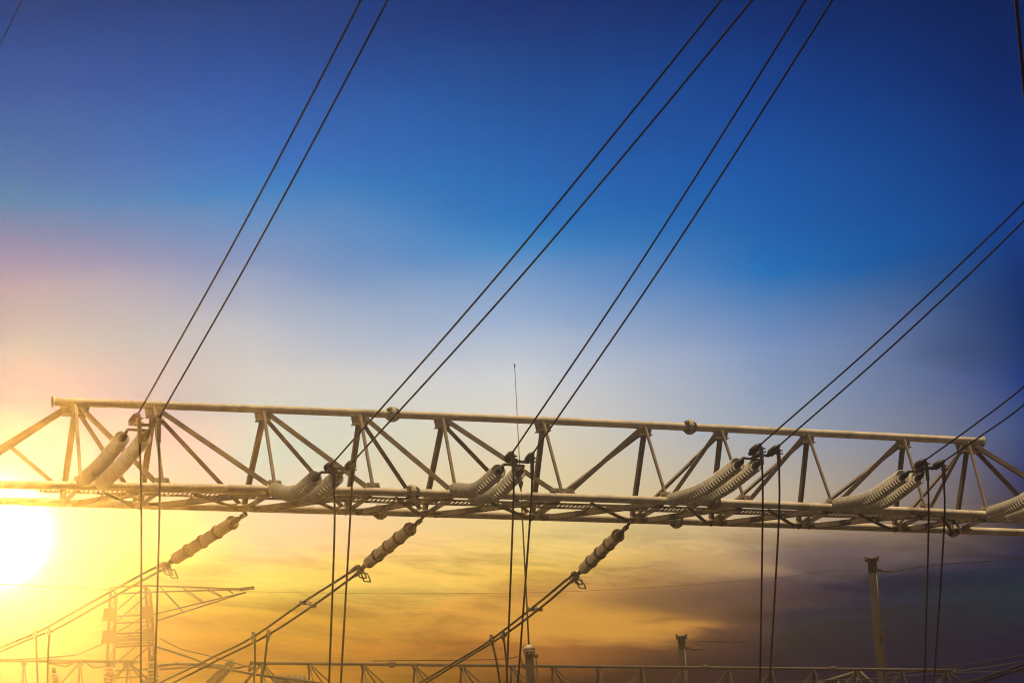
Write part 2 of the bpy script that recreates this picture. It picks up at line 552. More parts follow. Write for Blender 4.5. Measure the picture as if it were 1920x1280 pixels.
def lattice_beam(label, O, sF, sB, sT, W, H, camF, camB, camT, ends, dirs, fl, tr, detail=True, group=None, end_s=None):
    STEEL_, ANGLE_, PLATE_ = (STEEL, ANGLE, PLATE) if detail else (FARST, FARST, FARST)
    """triangular lattice beam: top chord, front and back bottom chords.
    sF, sB, sT: node stations along the chords; dirs[i] = +1 diagonals run right-down from top node i, -1 left-down, 0 none."""
    fF = lambda s: O + D_ * s + Z * camF(s)
    fB = lambda s: O + D_ * s + N_ * W + Z * camB(s)
    fT = lambda s: O + D_ * s + N_ * (W / 2) + Z * (H + camT(s))
    root = thing('gantry_beam', O.copy(), label, 'lattice beam', group)
    n = len(sT)
    t0, t1 = ends
    e0, e1 = end_s

    def chord(f, a, b, name):
        st = [a + (b - a) * i / 16 for i in range(17)]
        mb = MB().rings([f(s) for s in st], tr, 18 if detail else 10)
        if name == 'top_chord':
            for s in (a, b):
                mb.rings([f(s) - D_ * 0.012, f(s) + D_ * 0.012], tr * 1.45, 16)
        return mb.build(name, STEEL_, root)
    ct = chord(fT, t0, t1, 'top_chord')
    cf = chord(fF, e0, e1, 'front_chord')
    cb = chord(fB, e0, e1, 'back_chord')
    for key, part, f in (('T', ct, fT), ('F', cf, fF), ('B', cb, fB)):
        for s in fl[key]:
            flange(root, part, f(s), tr * 1.95, tr)
    k = 0.95 if detail else 0.5
    for i in range(n):
        T, F, B = fT(sT[i]), fF(sF[i]), fB(sB[i])
        endn = i in (0, n - 1)
        # hanging node plate under the top chord
        if True:
            L, h = (0.26, 0.15) if endn else (0.15, 0.13)
            L, h = L * k, h * k
            zt = -tr * 0.9
            b = MB().plate([T + D_ * -L + Z * zt, T + D_ * L + Z * zt, T + D_ * (L * 0.85) + Z * (zt - h), T + D_ * (-L * 0.85) + Z * (zt - h)], N_, 0.014)
            q = T + Z * (zt - h - 0.008)
            b.prism(q - D_ * (L * 0.8), q + D_ * (L * 0.8), N_, -0.11 * k, 0.11 * k, Z, -0.006, 0.006)
            for sg in (-1, 1):
                b.plate([T + N_ * (sg * 0.012) + Z * zt, T + N_ * (sg * 0.11 * k) + Z * (zt - h), T + N_ * (sg * 0.012) + Z * (zt - h)], D_, 0.012)
            if detail:
                bolts(b, [T + D_ * (L * u) + Z * (zt - h * w_) - N_ * 0.007 for u in (-0.6, -0.25, 0.25, 0.6) for w_ in (0.3, 0.65)], -N_)
            b.build('node_plate', PLATE_, root)
        tB = T - Z * (tr + 0.13 * k) + N_ * 0.04
        tF = T - Z * (tr * 0.7) - N_ * (0.05 * k)
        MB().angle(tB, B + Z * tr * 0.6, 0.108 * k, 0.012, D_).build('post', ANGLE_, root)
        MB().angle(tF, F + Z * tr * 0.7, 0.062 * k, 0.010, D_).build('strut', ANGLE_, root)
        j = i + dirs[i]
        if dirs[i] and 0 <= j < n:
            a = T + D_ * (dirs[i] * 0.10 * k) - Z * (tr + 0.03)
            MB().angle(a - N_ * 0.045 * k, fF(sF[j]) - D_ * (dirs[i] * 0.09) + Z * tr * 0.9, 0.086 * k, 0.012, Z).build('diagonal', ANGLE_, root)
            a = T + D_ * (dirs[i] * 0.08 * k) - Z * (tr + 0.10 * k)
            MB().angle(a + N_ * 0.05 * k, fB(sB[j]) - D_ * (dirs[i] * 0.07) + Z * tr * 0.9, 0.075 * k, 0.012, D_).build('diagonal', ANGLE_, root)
        # bottom plane: cross strut, plan diagonal, plates
        MB().angle(F + N_ * tr * 0.8 - Z * 0.01, B - N_ * tr * 0.8 - Z * 0.01, 0.10 * k, 0.012, D_).build('cross_strut', ANGLE_, root)
        if i > 0:
            p = fB(sB[i - 1])
            MB().angle(F + N_ * tr * 0.8 - D_ * 0.12 - Z * 0.03, p - N_ * tr * 0.8 + D_ * 0.14 - Z * 0.03, 0.092 * k, 0.012, Z).build('plan_diagonal', ANGLE_, root)
        if detail:
            b = MB()
            q = B - N_ * (tr * 0.86) - Z * 0.022
            b.plate([q + D_ * -0.24, q + D_ * 0.27, q + D_ * 0.2 - N_ * 0.2, q + D_ * -0.1 - N_ * 0.2], Z, 0.012)
            bolts(b, [q + D_ * u - N_ * 0.06 for u in (-0.15, -0.05, 0.1, 0.2)], Z, 0.014, 0.045)
            b.build('gusset_plate', PLATE_, root)
            b = MB()
            q = F + Z * (tr * 0.9)
            L = 0.23 if i == 5 else 0.12
            b.plate([q + D_ * -L, q + D_ * L, q + D_ * (L * 0.85) + Z * 0.09, q + D_ * (-L * 0.85) + Z * 0.09], N_, 0.014)
            bolts(b, [q + D_ * (L * u) + Z * 0.055 - N_ * 0.007 for u in (-0.65, -0.4, 0.4, 0.65)], -N_, 0.014, 0.02)
            q = F + N_ * (tr * 0.86) - Z * 0.022
            b.plate([q + D_ * -0.16, q + D_ * 0.14, q + D_ * 0.06 + N_ * 0.10, q + D_ * -0.12 + N_ * 0.10], Z, 0.012)
            b.build('gusset_plate', PLATE_, root)
    # tapered ends running down to the bottom chords
    for sg, i, e in ((-1, 0, e0), (1, n - 1, e1)):
        T = fT(sT[i]) + D_ * (sg * 0.14 * k) - Z * (tr + 0.04)
        F1, B1 = fF(e - sg * 0.25), fB(e - sg * 0.25)
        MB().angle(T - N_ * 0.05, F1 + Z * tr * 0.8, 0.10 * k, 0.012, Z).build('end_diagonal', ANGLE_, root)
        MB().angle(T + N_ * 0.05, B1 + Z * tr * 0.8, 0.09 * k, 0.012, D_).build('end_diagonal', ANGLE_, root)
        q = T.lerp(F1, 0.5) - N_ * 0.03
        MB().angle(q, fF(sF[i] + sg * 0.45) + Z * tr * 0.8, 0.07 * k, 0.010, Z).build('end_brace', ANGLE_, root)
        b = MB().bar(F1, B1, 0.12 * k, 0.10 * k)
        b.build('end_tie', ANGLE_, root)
    return root, fF, fB, fT


def column(c, base_z, top_w, label, group, tr=0.16):
    """A-frame of two raking tubes under a beam end"""
    r = thing('gantry_column', V((c.x, c.y, 0)), label, 'gantry column', group)
    for sg in (-1, 1):
        top = c + N_ * (sg * top_w)
        foot = V((c.x, c.y, 0)) + N_ * (sg * 2.3)
        MB().rings([foot, top], [tr * 1.1, tr], 16).build('leg', STEEL, r)
        MB().rings([foot, foot + Z * 0.03], tr * 2.2, 16).build('base_plate', PLATE, r)
    for h in (0.35, 0.7):
        p = [V((c.x, c.y, 0)) + N_ * (sg * 2.3) + (c + N_ * (sg * top_w) - V((c.x, c.y, 0)) - N_ * (sg * 2.3)) * h for sg in (-1, 1)]
        MB().tube(p[0], p[1], 0.06, 10).build('brace', STEEL, r)
    cp = MB().prism(c - N_ * (top_w + 0.25) + Z * 0.03, c + N_ * (top_w + 0.25) + Z * 0.03, D_, -0.22, 0.22, Z, -0.03, 0.03)
    cp.build('cap_plate', PLATE, r)
    return r


# near gantry
O1 = V((0.68845, 44.96186, 11.59854))
W1, H1 = 1.36708, 1.5
s_ = [-8.003, -6.727, -4.958, -3.277, -1.871, 0.0, 1.864, 3.323, 4.994, 6.866, 8.106]
dF = [4.2, 1.8, -4.5, -0.9, -1.9, -2.1, -3.5, -2.5, -1.0, 5.8, 8.0]
dB = [6, 6, 10.9, 3.0, 7.4, 0.7, 3.0, -0.2, -2.1, -4.9, -5]
dT = [-1.4, -1.1, -6.7, -3.0, -7.2, -0.2, -0.3, 1.9, 2.5, 0.1, -5.7]
sF1 = [s - d / 105 for s, d in zip(s_, dF)]
sB1 = [s - d / 105 for s, d in zip(s_, dB)]
sT1 = [s - d / 105 for s, d in zip(s_, dT)]
cF = lambda s: -0.00106 * s * s + 0.00028 * s + 0.02854
cB = lambda s: -0.00018 * s * s - 0.00056 * s + 0.00368
cT = lambda s: -0.00052 * s * s - 0.00013 * s + 0.01428


def station(O, f, xpx):
    """station along a chord that appears at column xpx of the photograph"""
    lo, hi = -60.0, 60.0
    for _ in range(50):
        mid = (lo + hi) / 2
        d = f(mid) - CAM
        if 960 + FPX * d.dot(RT) / d.dot(FW) < xpx:
            lo = mid
        else:
            hi = mid
    return (lo + hi) / 2


f1F = lambda s: O1 + D_ * s + Z * cF(s)
f1B = lambda s: O1 + D_ * s + N_ * W1 + Z * cB(s)
f1T = lambda s: O1 + D_ * s + N_ * (W1 / 2) + Z * (H1 + cT(s))
stF = lambda x: station(O1, f1F, x)
stB = lambda x: station(O1, f1B, x)
stT = lambda x: station(O1, f1T, x)
TR1 = 0.067
near, fF1, fB1, fT1 = lattice_beam(
    'large pale lattice beam spanning the whole width in front, with grated walkway', O1, sF1, sB1, sT1, W1, H1, cF, cB, cT,
    (stT(99), stT(1842)), [1, 1, 1, 1, 1, 0, -1, -1, -1, -1, -1],
    {'T': [stT(736), stT(1293)], 'F': [stF(773), stF(1338)], 'B': [stB(713), stB(1268), stB(1787)]}, TR1, True, 'gantry beams', (-10.35, 10.4))

# walkway grating hung inside the front chord
w = MB()
w0, w1 = -8.6, 9.4
za, n0, n1 = -0.045, 0.15, 0.44
for nn in (n0, n1):
    w.prism(O1 + D_ * w0 + Z * za, O1 + D_ * w1 + Z * za, N_, nn - 0.005, nn + 0.005, Z, -0.022, 0.014)
s = w0
while s < w1:
    p = O1 + D_ * s + Z * (za + cF(s) * 0)
    w.prism(p + N_ * (n0 + 0.008), p + N_ * (n1 - 0.008), D_, -0.0045, 0.0045, Z, -0.012, 0.012)
    s += 0.075
wk = w.build('walkway_grating', ANGLE, near)
for i in range(len(sF1) - 1):
    a, b2 = sF1[i], sF1[i + 1]
    m1 = a + (b2 - a) * 0.28
    x0 = fF1(m1) + N_ * TR1 * 0.7 - Z * 0.06
    x1 = fB1(sB1[i + 1] - 0.10) - N_ * TR1 * 0.8 - Z * 0.02
    h = MB().angle(x0, x1, 0.045, 0.008, D_)
    mid = x0.lerp(x1, 0.42)
    h.bar(mid - D_ * 0.10, mid + D_ * 0.10, 0.05, 0.03)
    h.bar(fF1(m1) + N_ * 0.12 - Z * 0.12, fF1(m1) + N_ * 0.56 - Z * 0.12, 0.03, 0.03)
    sub(h, 'hanger', ANGLE, wk, near)
column(fF1(-10.1) + N_ * W1 / 2 - Z * (TR1 + 0.06), 0, 0.55, 'raking tube column carrying the left end of the near beam', 'gantry columns')
column(fF1(10.15) + N_ * W1 / 2 - Z * (TR1 + 0.06), 0, 0.55, 'raking tube column carrying the right end of the near beam', 'gantry columns')

# far gantry row, parallel to the near one
D2 = 72.0
T2 = at(1135, 1249, D2)
W2, H2, TR2 = 1.30, 1.5, 0.042
zero = lambda s: 0.0
O2 = T2 - N_ * (W2 / 2) - Z * H2
f2T = lambda s: O2 + D_ * s + N_ * (W2 / 2) + Z * H2
st2 = lambda x: station(O2, f2T, x)
nod = [st2(x) for x in (492, 581, 681, 778, 866, 960, 1037, 1122, 1203, 1281, 1366, 1446, 1526, 1605, 1691, 1774)]
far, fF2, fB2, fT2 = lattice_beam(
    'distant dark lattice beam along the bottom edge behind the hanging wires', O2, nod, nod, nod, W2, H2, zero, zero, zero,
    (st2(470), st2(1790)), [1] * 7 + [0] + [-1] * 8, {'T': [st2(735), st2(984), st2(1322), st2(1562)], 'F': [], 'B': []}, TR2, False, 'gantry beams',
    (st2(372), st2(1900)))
nod2 = [st2(x) for x in (-160, -60, 45, 150, 240)]
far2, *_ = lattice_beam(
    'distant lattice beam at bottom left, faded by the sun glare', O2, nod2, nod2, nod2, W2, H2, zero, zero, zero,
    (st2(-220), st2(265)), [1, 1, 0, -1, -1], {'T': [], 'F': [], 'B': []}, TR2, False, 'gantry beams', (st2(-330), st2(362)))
for x, lb in ((-325, 'outermost column of the far gantry row'), (367, 'column where the two far beams meet'), (1890, 'column under the right end of the far beam')):
    column(O2 + D_ * st2(x) + N_ * W2 / 2 - Z * (TR2 + 0.06), 0, 0.5, lb, 'gantry columns')


# ------------------------------------------------------------------ insulators and conductors
def shed_profile(path_pts, r_core, sheds, big_r=9.0):
    """sheds: list of (t along path 0..1, radius, depth of shed in m)"""
    L = [0]
    for a, b in zip(path_pts, path_pts[1:]):
        L.append(L[-1] + (b - a).length)
    tot = L[-1]

    def P(d):
        d = min(max(d, 0), tot)
        for i in range(len(L) - 1):
            if d <= L[i + 1]:
                u = (d - L[i]) / (L[i + 1] - L[i])
                return path_pts[i].lerp(path_pts[i + 1], u)
        return path_pts[-1]
    pts, rad = [P(0)], [r_core]
    for t, r, dep in sheds:
        d = t * tot
        for dd, rr in ((0.0, r_core * 1.25), (dep * 0.45, r * 0.80), (dep * 0.70, r * 0.97), (dep * 0.78, r), (dep * 0.82, r * 0.985), (dep * 0.72, r * 0.80), (dep * 0.66, r_core * 1.2)):
            pts.append(P(d + dd))
            rad.append(rr)
    pts.append(P(tot))
    rad.append(r_core)
    drk = [False]
    for t, r, dep in sheds:
        drk += [r > big_r] * 6 + [False]
    return pts, rad, P, tot, drk


def insulator(A, B, sag, label, group, chord_pt, r=0.115, n=29):
    """tension string from A (beam side) to B (line side), sagging a little; last shed faces the line"""
    root = thing('insulator_string', A.copy(), label, 'insulator string', group)
    mid = A.lerp(B, 0.5) - Z * sag
    path = bez([A, mid, B], 30)
    tot = sum((b - a).length for a, b in zip(path, path[1:]))
    pitch = tot / n
    pts, rad, P, tot, drk = shed_profile(path, 0.045, [((i + 0.06) / n, r * (1 + random.uniform(-0.012, 0.012)), pitch * 0.98) for i in range(n)])
    MB().rings(pts, rad, 24, dark=drk, wide=8).build('sheds', PORC, root)
    ax = (P(tot) - P(tot - 0.1)).normalized()
    MB().rings([B - ax * 0.02, B + ax * 0.05, B + ax * 0.14, B + ax * 0.16, B + ax * 0.2], [0.052, 0.056, 0.05, 0.03, 0.028], 12).build('end_cap', FIT, root)
    a0 = (P(0.1) - P(0)).normalized()
    b = MB().rings([A - a0 * 0.12, A - a0 * 0.02, A + a0 * 0.03], [0.03, 0.055, 0.05], 12)
    b.rings([chord_pt, A - a0 * 0.11], [0.028, 0.026], 8)
    b.build('end_cap', FIT, root)
    return ax


def wire(name, pts, r, label, cat, group, n=8, seg=40, material=None):
    path = bez(pts, seg) if len(pts) > 2 else pts
    ob = MB().rings(path, r, n).build(name, material or WIRE, None, pts[0])
    return tag(ob, label, cat, group)


PAIRS = [
    # px of: string starts, string ends (caps), yoke bar 2, yoke bar 1, clamp tips, dropper paths, wire ends, name
    dict(w='leftmost', s0=[(152, 903), (188, 908)], s1=[(229, 821), (270, 821)], b2=[(239, 805), (280, 807)], b1=[(244, 795), (285, 797)],
         tip=[(259, 776), (301, 778)], dr=[[(260, 778), (262, 830), (265, 960), (264, 1280)], [(298, 780), (298, 830), (299, 960), (290, 1280)]],
         end=[(677, 0), (727, 0)], sag=0.05, n=20),
    dict(w='second', s0=[(512, 917), (546, 922)], s1=[(590, 896), (631, 895)], b2=[(602, 885), (644, 885)], b1=[(611, 879), (650, 878)],
         tip=[(622, 870), (661, 866)], dr=[[(624, 872), (626, 905), (627, 1000), (617, 1280)], [(660, 870), (660, 905), (655, 1000), (639, 1280)]],
         end=[(1353, 0), (1411, 0)], sag=0.16, n=18),
    dict(w='third', s0=[(852, 917), (886, 932)], s1=[(935, 883), (972, 886)], b2=[(944, 870), (982, 873)], b1=[(949, 863), (987, 866)],
         tip=[(961, 848), (999, 850)], dr=[[(962, 851), (963, 885), (962, 960), (950, 1280)], [(998, 855), (998, 890), (994, 970), (971, 1280)]],
         end=[(1511, 0), (1561, 0)], sag=0.14, n=20),
    dict(w='fourth', s0=[(1258, 938), (1292, 941)], s1=[(1383, 870), (1416, 872)], b2=[(1392, 858), (1426, 862)], b1=[(1405, 851), (1439, 854)],
         tip=[(1426, 833), (1461, 835)], dr=[[(1427, 837), (1429, 871), (1430, 960), (1425, 1280)], [(1459, 841), (1461, 872), (1460, 980), (1443, 1280)]],
         end=[(1921, 378), (1921, 413)], sag=0.10, n=27),
    dict(w='fifth', s0=[(1568, 946), (1606, 951)], s1=[(1692, 893), (1721, 895)], b2=[(1702, 884), (1732, 883)], b1=[(1715, 876), (1748, 878)],
         tip=[(1735, 862), (1770, 864)], dr=[[(1736, 865), (1740, 900), (1741, 990), (1733, 1280)], [(1769, 870), (1770, 900), (1770, 990), (1751, 1280)]],
         end=[(1921, 723), (1921, 757)], sag=0.12, n=27),
]
SIDE = ('left', 'right')
DROP = 2.45
for pr in PAIRS:
    nm = pr['w']
    caps = []
    for k in range(2):
        c0 = fF1(stF(pr['s0'][k][0]))
        d0 = c0.y - 0.10
        A = at(*pr['s0'][k], d0)
        B = at(*pr['s1'][k], d0 - DROP)
        ax = insulator(A, B, pr['sag'], f'{SIDE[k]} string of the {nm} pair of pale ribbed insulators on the near beam', 'insulator strings above the beam', c0, 0.118, pr['n'])
        caps.append(B + ax * 0.2)
    Dy = (caps[0].y + caps[1].y) / 2
    # yoke: two bars joined by a link plate
    b2 = [at(*p, Dy - 0.03) for p in pr['b2']]
    b1 = [at(*p, Dy - 0.22) for p in pr['b1']]
    yk = thing('yoke', b2[0].lerp(b2[1], 0.5), f'dark two-bar yoke coupling the {nm} insulator pair to its twin wires', 'yoke', 'yokes')
    MB().bar(b2[0], b2[1], 0.035, 0.03).rings([caps[0], b2[0]], 0.024, 8).rings([caps[1], b2[1]], 0.024, 8).build('string_bar', FIT, yk)
    MB().bar(b1[0], b1[1], 0.04, 0.03).build('wire_bar', FIT, yk)
    c2, c1 = b2[0].lerp(b2[1], 0.55), b1[0].lerp(b1[1], 0.45)
    MB().bar(c2, c1, 0.06, 0.05).rings([c1 - Z * 0.04, c1 + Z * 0.04], 0.035, 8).build('link_plate', FIT, yk)
    for k in range(2):
        T = at(*pr['tip'][k], Dy - 0.50)
        cl = thing('dead_end_clamp', b1[k].copy(), f'{SIDE[k]} dead-end clamp at the foot of the {nm} pair of rising wires', 'clamp', 'dead-end clamps')
        axc = (T - b1[k])
        MB().rings([b1[k], b1[k] + axc * 0.2, b1[k] + axc * 0.25, b1[k] + axc * 0.75, b1[k] + axc * 0.8, T], [0.03, 0.04, 0.062, 0.058, 0.036, 0.03], 10).build('body', FIT, cl)
        dp = pr['dr'][k]
        q0, q1 = at(*dp[0], Dy - 0.45), at(*dp[1], Dy - 0.40)
        sl = MB().rings([q0, q0.lerp(q1, 0.15), q0.lerp(q1, 0.2), q1], [0.036, 0.042, 0.032, 0.03], 10)
        for z_ in (0.12, 0.3):
            c = q0.lerp(q1, z_)
            sl.bar(c - V((0.05, 0, 0)), c + V((0.07, 0, 0)), 0.02, 0.02)
        sl.build('jumper_sleeve', CLAMP, cl)
        # hanging dropper
        pts = [at(*dp[1], Dy - 0.40), at(*dp[2], Dy - 0.2), at(*dp[3], Dy + 0.3)]
        e = pts[-1] + (pts[-1] - pts[-2]) * 1.4
        pts.append(e)
        wire('dropper_wire', pts, 0.0158, f'{SIDE[k]} dropper hanging straight down from the {nm} insulator pair', 'wire', 'droppers below the near beam')
        # line conductor rising over the camera
        x1, y1 = pr['end'][k]
        x0, y0 = pr['tip'][k]
        img = math.hypot(x1 - x0, y1 - y0) / FPX * 37
        E2 = at(x1, y1, T.y - img * 1.25)
        far_ = E2 + (E2 - T) * 0.3
        mid = T.lerp(E2, 0.5) - Z * (0.10 * img / 7)
        wire('line_conductor', [T, mid, E2, far_ + Z * 0.2], 0.0138, f'{SIDE[k]} of the two dark wires rising from the {nm} insulator pair', 'wire', 'twin conductors rising out of view')

# sixth pair, cut by the right edge
for k, (p, q) in enumerate((((1856, 962), (1978, 893)), ((1893, 969), (2014, 903)))):
    c0 = fF1(stF(p[0]))
    insulator(at(*p, c0.y - 0.10), at(*q, c0.y - 0.10 - DROP), 0.10, f'{SIDE[k]} insulator string cut off by the right edge of the picture', 'insulator strings above the beam', c0, 0.118, 25)


# lower strings, going away from the back chord, with twin cables
def long_rod(A, B, label, hang):
    root = thing('insulator_string', A.copy(), label, 'insulator string', 'insulator strings below the beam')
    tot = (B - A).length
    sh = []
    nseg, per = 4, 7
    for sgm in range(nseg):
        for i in range(per):
            t = (sgm + (i + 0.1) / per) / nseg
            big = (i == per - 1)
            sh.append((t, 0.122 if big else 0.104, tot / nseg / per * 0.97))
    pts, rad, P, _, drk = shed_profile([B, A], 0.05, sh, 0.115)
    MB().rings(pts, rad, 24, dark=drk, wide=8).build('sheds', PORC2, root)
    ax = (B - A).normalized()
    b = MB().rings([A - ax * 0.26, A - ax * 0.2, A - ax * 0.05, A + ax * 0.02], [0.025, 0.05, 0.062, 0.055], 12)
    b.rings([hang, A - ax * 0.45], [0.022, 0.03], 8).rings([A - ax * 0.47, A - ax * 0.33], 0.045, 6).rings([A - ax * 0.33, A - ax * 0.24], 0.026, 8)
    b.build('end_cap', FIT, root)
    MB().rings([B - ax * 0.02, B + ax * 0.1, B + ax * 0.3], [0.06, 0.05, 0.026], 12).build('end_cap', FIT, root)
    return B + ax * 0.3


LOW = [
    dict(w='left', hang=(456, 956), A=(436, 979), B=(327, 1048),
         a=[(308, 1056), (259, 1080), (133, 1150), (66, 1186), (-60, 1238)], b=[(318, 1062), (281, 1080), (141, 1159), (92, 1185), (69, 1192), (-60, 1247)],
         sp=None, dr=[[(68, 1190), (69, 1235), (71, 1290)], [(93, 1187), (90, 1230), (89, 1290)]], da=(66, 1186), db=(92, 1185)),
    dict(w='middle', hang=(796, 962), A=(769, 991), B=(689, 1056),
         a=[(672, 1061), (645, 1080), (566, 1130), (475, 1193), (400, 1231), (240, 1308)], b=[(680, 1068), (660, 1082), (595, 1129), (503, 1189), (400, 1241), (240, 1322)],
         sp=((568, 1129), (587, 1135)), dr=[[(478, 1197), (478, 1240), (476, 1290)], [(502, 1191), (497, 1235), (490, 1290)]], da=(475, 1193), db=(503, 1189)),
    dict(w='right', hang=(1182, 975), A=(1159, 1003), B=(1093, 1067),
         a=[(1077, 1073), (1060, 1088), (1009, 1130), (920, 1199), (847, 1244), (720, 1318)], b=[(1083, 1081), (1068, 1092), (1023, 1131), (946, 1189), (853, 1246), (720, 1326)],
         sp=((996, 1141), (1011, 1141)), dr=[[(923, 1204), (931, 1240), (939, 1290)], [(944, 1192), (949, 1235), (952, 1290)]], da=(921, 1198), db=(944, 1191)),
]
for L in LOW:
    nm = L['w']
    hs = fB1(stB(L['hang'][0])) - Z * (TR1 * 0.5)
    d0 = hs.y + 0.3
    A = at(*L['A'], d0 + 0.35)
    B = at(*L['B'], d0 + 2.2)
    Bend = long_rod(A, B, f'ribbed insulator string slanting down from the underside of the near beam, {nm} of three', hs)
    yk = thing('yoke', Bend.copy(), f'small yoke below the {nm} of the three slanting insulators', 'yoke', 'yokes')
    yb = MB()
    ends = []
    for key in ('a', 'b'):
        p = at(*L[key][0], Bend.y + 0.12)
        yb.bar(Bend, p, 0.06, 0.03)
        ends.append(p)
    yb.bar(ends[0], ends[1], 0.05, 0.03)
    yb.build('yoke_plate', FIT, yk)
    for k, key in enumerate(('a', 'b')):
        P0 = ends[k]
        n = len(L[key])
        p0, pl = L[key][0], L[key][-1]
        tot = math.hypot(pl[0] - p0[0], pl[1] - p0[1])
        pts = [at(x, y, P0.y + 14.0 * math.hypot(x - p0[0], y - p0[1]) / tot) for x, y in L[key]]
        wire('bus_cable', pts, 0.0235, f'{"upper" if k == 0 else "lower"} cable of the twin run sloping down left from the {nm} slanting insulator', 'cable', 'twin cables sloping to the far gantry')
        ax = (pts[1] - pts[0]).normalized()
        cl = thing('compression_clamp', P0.copy(), f'{"upper" if k == 0 else "lower"} end clamp with loop frame below the {nm} slanting insulator', 'clamp', 'end clamps of the sloping cables')
        MB().rings([P0 - ax * 0.02, P0 + ax * 0.1, P0 + ax * 0.12, P0 + ax * 0.5], [0.03, 0.05, 0.045, 0.036], 10).build('body', CLAMP, cl)
        lp = MB()
        c = P0 + ax * 0.12 - Z * 0.02
        q = [c, c - Z * 0.16 + V((0.05, 0, 0)), c - Z * 0.18 + V((0.17, 0, 0)), c - Z * 0.03 + V((0.12, 0, 0))]
        for i in range(4):
            lp.rings([q[i], q[(i + 1) % 4]], 0.013, 6)
        lp.build('loop_frame', CLAMP, cl)
        # tee clamp with dropper
        dx = L['da'] if k == 0 else L['db']
        frac = math.hypot(dx[0] - p0[0], dx[1] - p0[1]) / tot
        Dd = P0.y + 14.0 * frac
        tcn = at(*dx, Dd)
        tc_ = thing('tee_clamp', tcn.copy(), f'{"left" if k == 0 else "right"} tee clamp on the cables of the {nm} slanting insulator', 'clamp', 'tee clamps')
        MB().rings([tcn - ax * 0.14, tcn + ax * 0.14], 0.05, 8).bar(tcn - V((0, 0, 0.12)), tcn + V((0, 0, 0.10)), 0.06, 0.05, V((1, 0, 0))).build('body', CLAMP, tc_)
        dp = L['dr'][k]
        pts = [at(x, y, Dd - 0.05) for x, y in dp]
        pts.append(pts[-1] + (pts[-1] - pts[-2]) * 4)
        wire('dropper_wire', pts, 0.022, f'{"left" if k == 0 else "right"} short dropper hanging from the sloping cables of the {nm} slanting insulator', 'wire', 'droppers from the sloping cables')
    if L['sp']:
        (xa, ya), (xb, yb_) = L['sp']
        p0, pl = L['a'][0], L['a'][-1]
        fr = math.hypot(xa - p0[0], ya - p0[1]) / math.hypot(pl[0] - p0[0], pl[1] - p0[1])
        Dd = ends[0].y + 14.0 * fr
        a, b = at(xa, ya, Dd), at(xb, yb_, Dd)
        sp = MB().bar(a, b, 0.03, 0.03).bar(a + Z * 0.05 + V((0.03, 0, 0)), b + Z * 0.035, 0.02, 0.02)
        sp.rings([a - D_ * 0.06, a + D_ * 0.06], 0.045, 8).rings([b - D_ * 0.06, b + D_ * 0.06], 0.045, 8)
        tag(sp.build('cable_spacer', CLAMP, None, a), f'small spacer between the twin cables of the {nm} slanting insulator', 'spacer', 'cable spacers')

# stray wires
wire('overhead_wire', [at(-120, 292, 37), at(-10, 102, 35), at(43, -4, 34), at(110, -133, 33)], 0.007, 'thin faint wire crossing the top left corner', 'wire', None, 6)
wire('overhead_wire', [at(1880, -260, 30), at(1905, 0, 31), at(1921, 170, 31.5), at(1945, 420, 32)], 0.024, 'dark wire crossing the top right corner', 'wire', None, 8)

# ------------------------------------------------------------------ lightning mast behind the beam
DM = 55.0
top, base = at(965, 686, DM), at(991, 1197, DM)
axp = V((base.x, DM, 0))
mast = thing('lightning_mast', axp, 'tall thin lightning rod on a stout tube column, behind the near beam', 'lightning mast')
cz = at(992, 1222, DM).z
u = DM / 88.0 * 0.56
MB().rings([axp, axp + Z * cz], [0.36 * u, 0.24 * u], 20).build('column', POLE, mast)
b = MB()
ct_ = axp + Z * cz
b.rings([ct_, ct_ + Z * 0.05 * u], 0.34 * u, 20)
b.rings([ct_ + Z * 0.05 * u, ct_ + Z * 0.26 * u, ct_ + Z * 0.42 * u], [0.34 * u, 0.32 * u, 0.12 * u], 20)
for k in range(8):
    t = k * math.pi / 4
    d = V((math.cos(t), math.sin(t), 0))
    b.prism(ct_ - Z * 0.18 * u + d * 0.22 * u, ct_ - Z * 0.002 + d * 0.22 * u, d, 0, 0.1 * u, d.cross(Z), -0.012, 0.012)
b.build('flange', PLATE, mast)
rz = top.z
zs = [cz + 0.4 * u, cz + 2.0 * u, cz + (rz - cz) * 0.57, cz + (rz - cz) * 0.575, rz]
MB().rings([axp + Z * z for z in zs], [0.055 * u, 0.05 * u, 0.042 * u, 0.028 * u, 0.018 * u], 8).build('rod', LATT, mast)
MB().rings([axp + Z * (rz - 0.02), axp + Z * (rz + 0.05)], [0.05 * u, 0.03 * u], 8).build('tip', LATT, mast)
cl = axp + Z * (at(978, 905, DM).z)
MB().rings([cl - Z * 0.35 * u, cl - Z * 0.1 * u, cl, cl + Z * 0.12 * u, cl + Z * 0.3 * u], [0.05 * u, 0.13 * u, 0.16 * u, 0.12 * u, 0.05 * u], 8).build('collar', LATT, mast)
p = axp + Z * (cz - 0.25 * u) + V((0.28, -0.05, 0)) * u
MB().rings([p, p + V((0.09, 0, -0.06)) * u, p + V((0.14, 0, -2.0)) * u, p + V((0.16, 0, -5)) * u], 0.010, 6).bar(p - V((0.04, 0, 0)), p + V((0.08, 0, 0)), 0.06, 0.06).build('earth_lead', BOLT, mast)
q = axp + Z * (cz - 0.3)
wire('stay_wire', [q + V((-0.16, 0, 0)), at(975, 1229, DM), at(958, 1233, DM), at(900, 1236, DM + 1), at(700, 1238, DM + 3)], 0.009, 'thin wire leaving the lightning mast column to the left', 'wire', 'thin earth wires', 6)


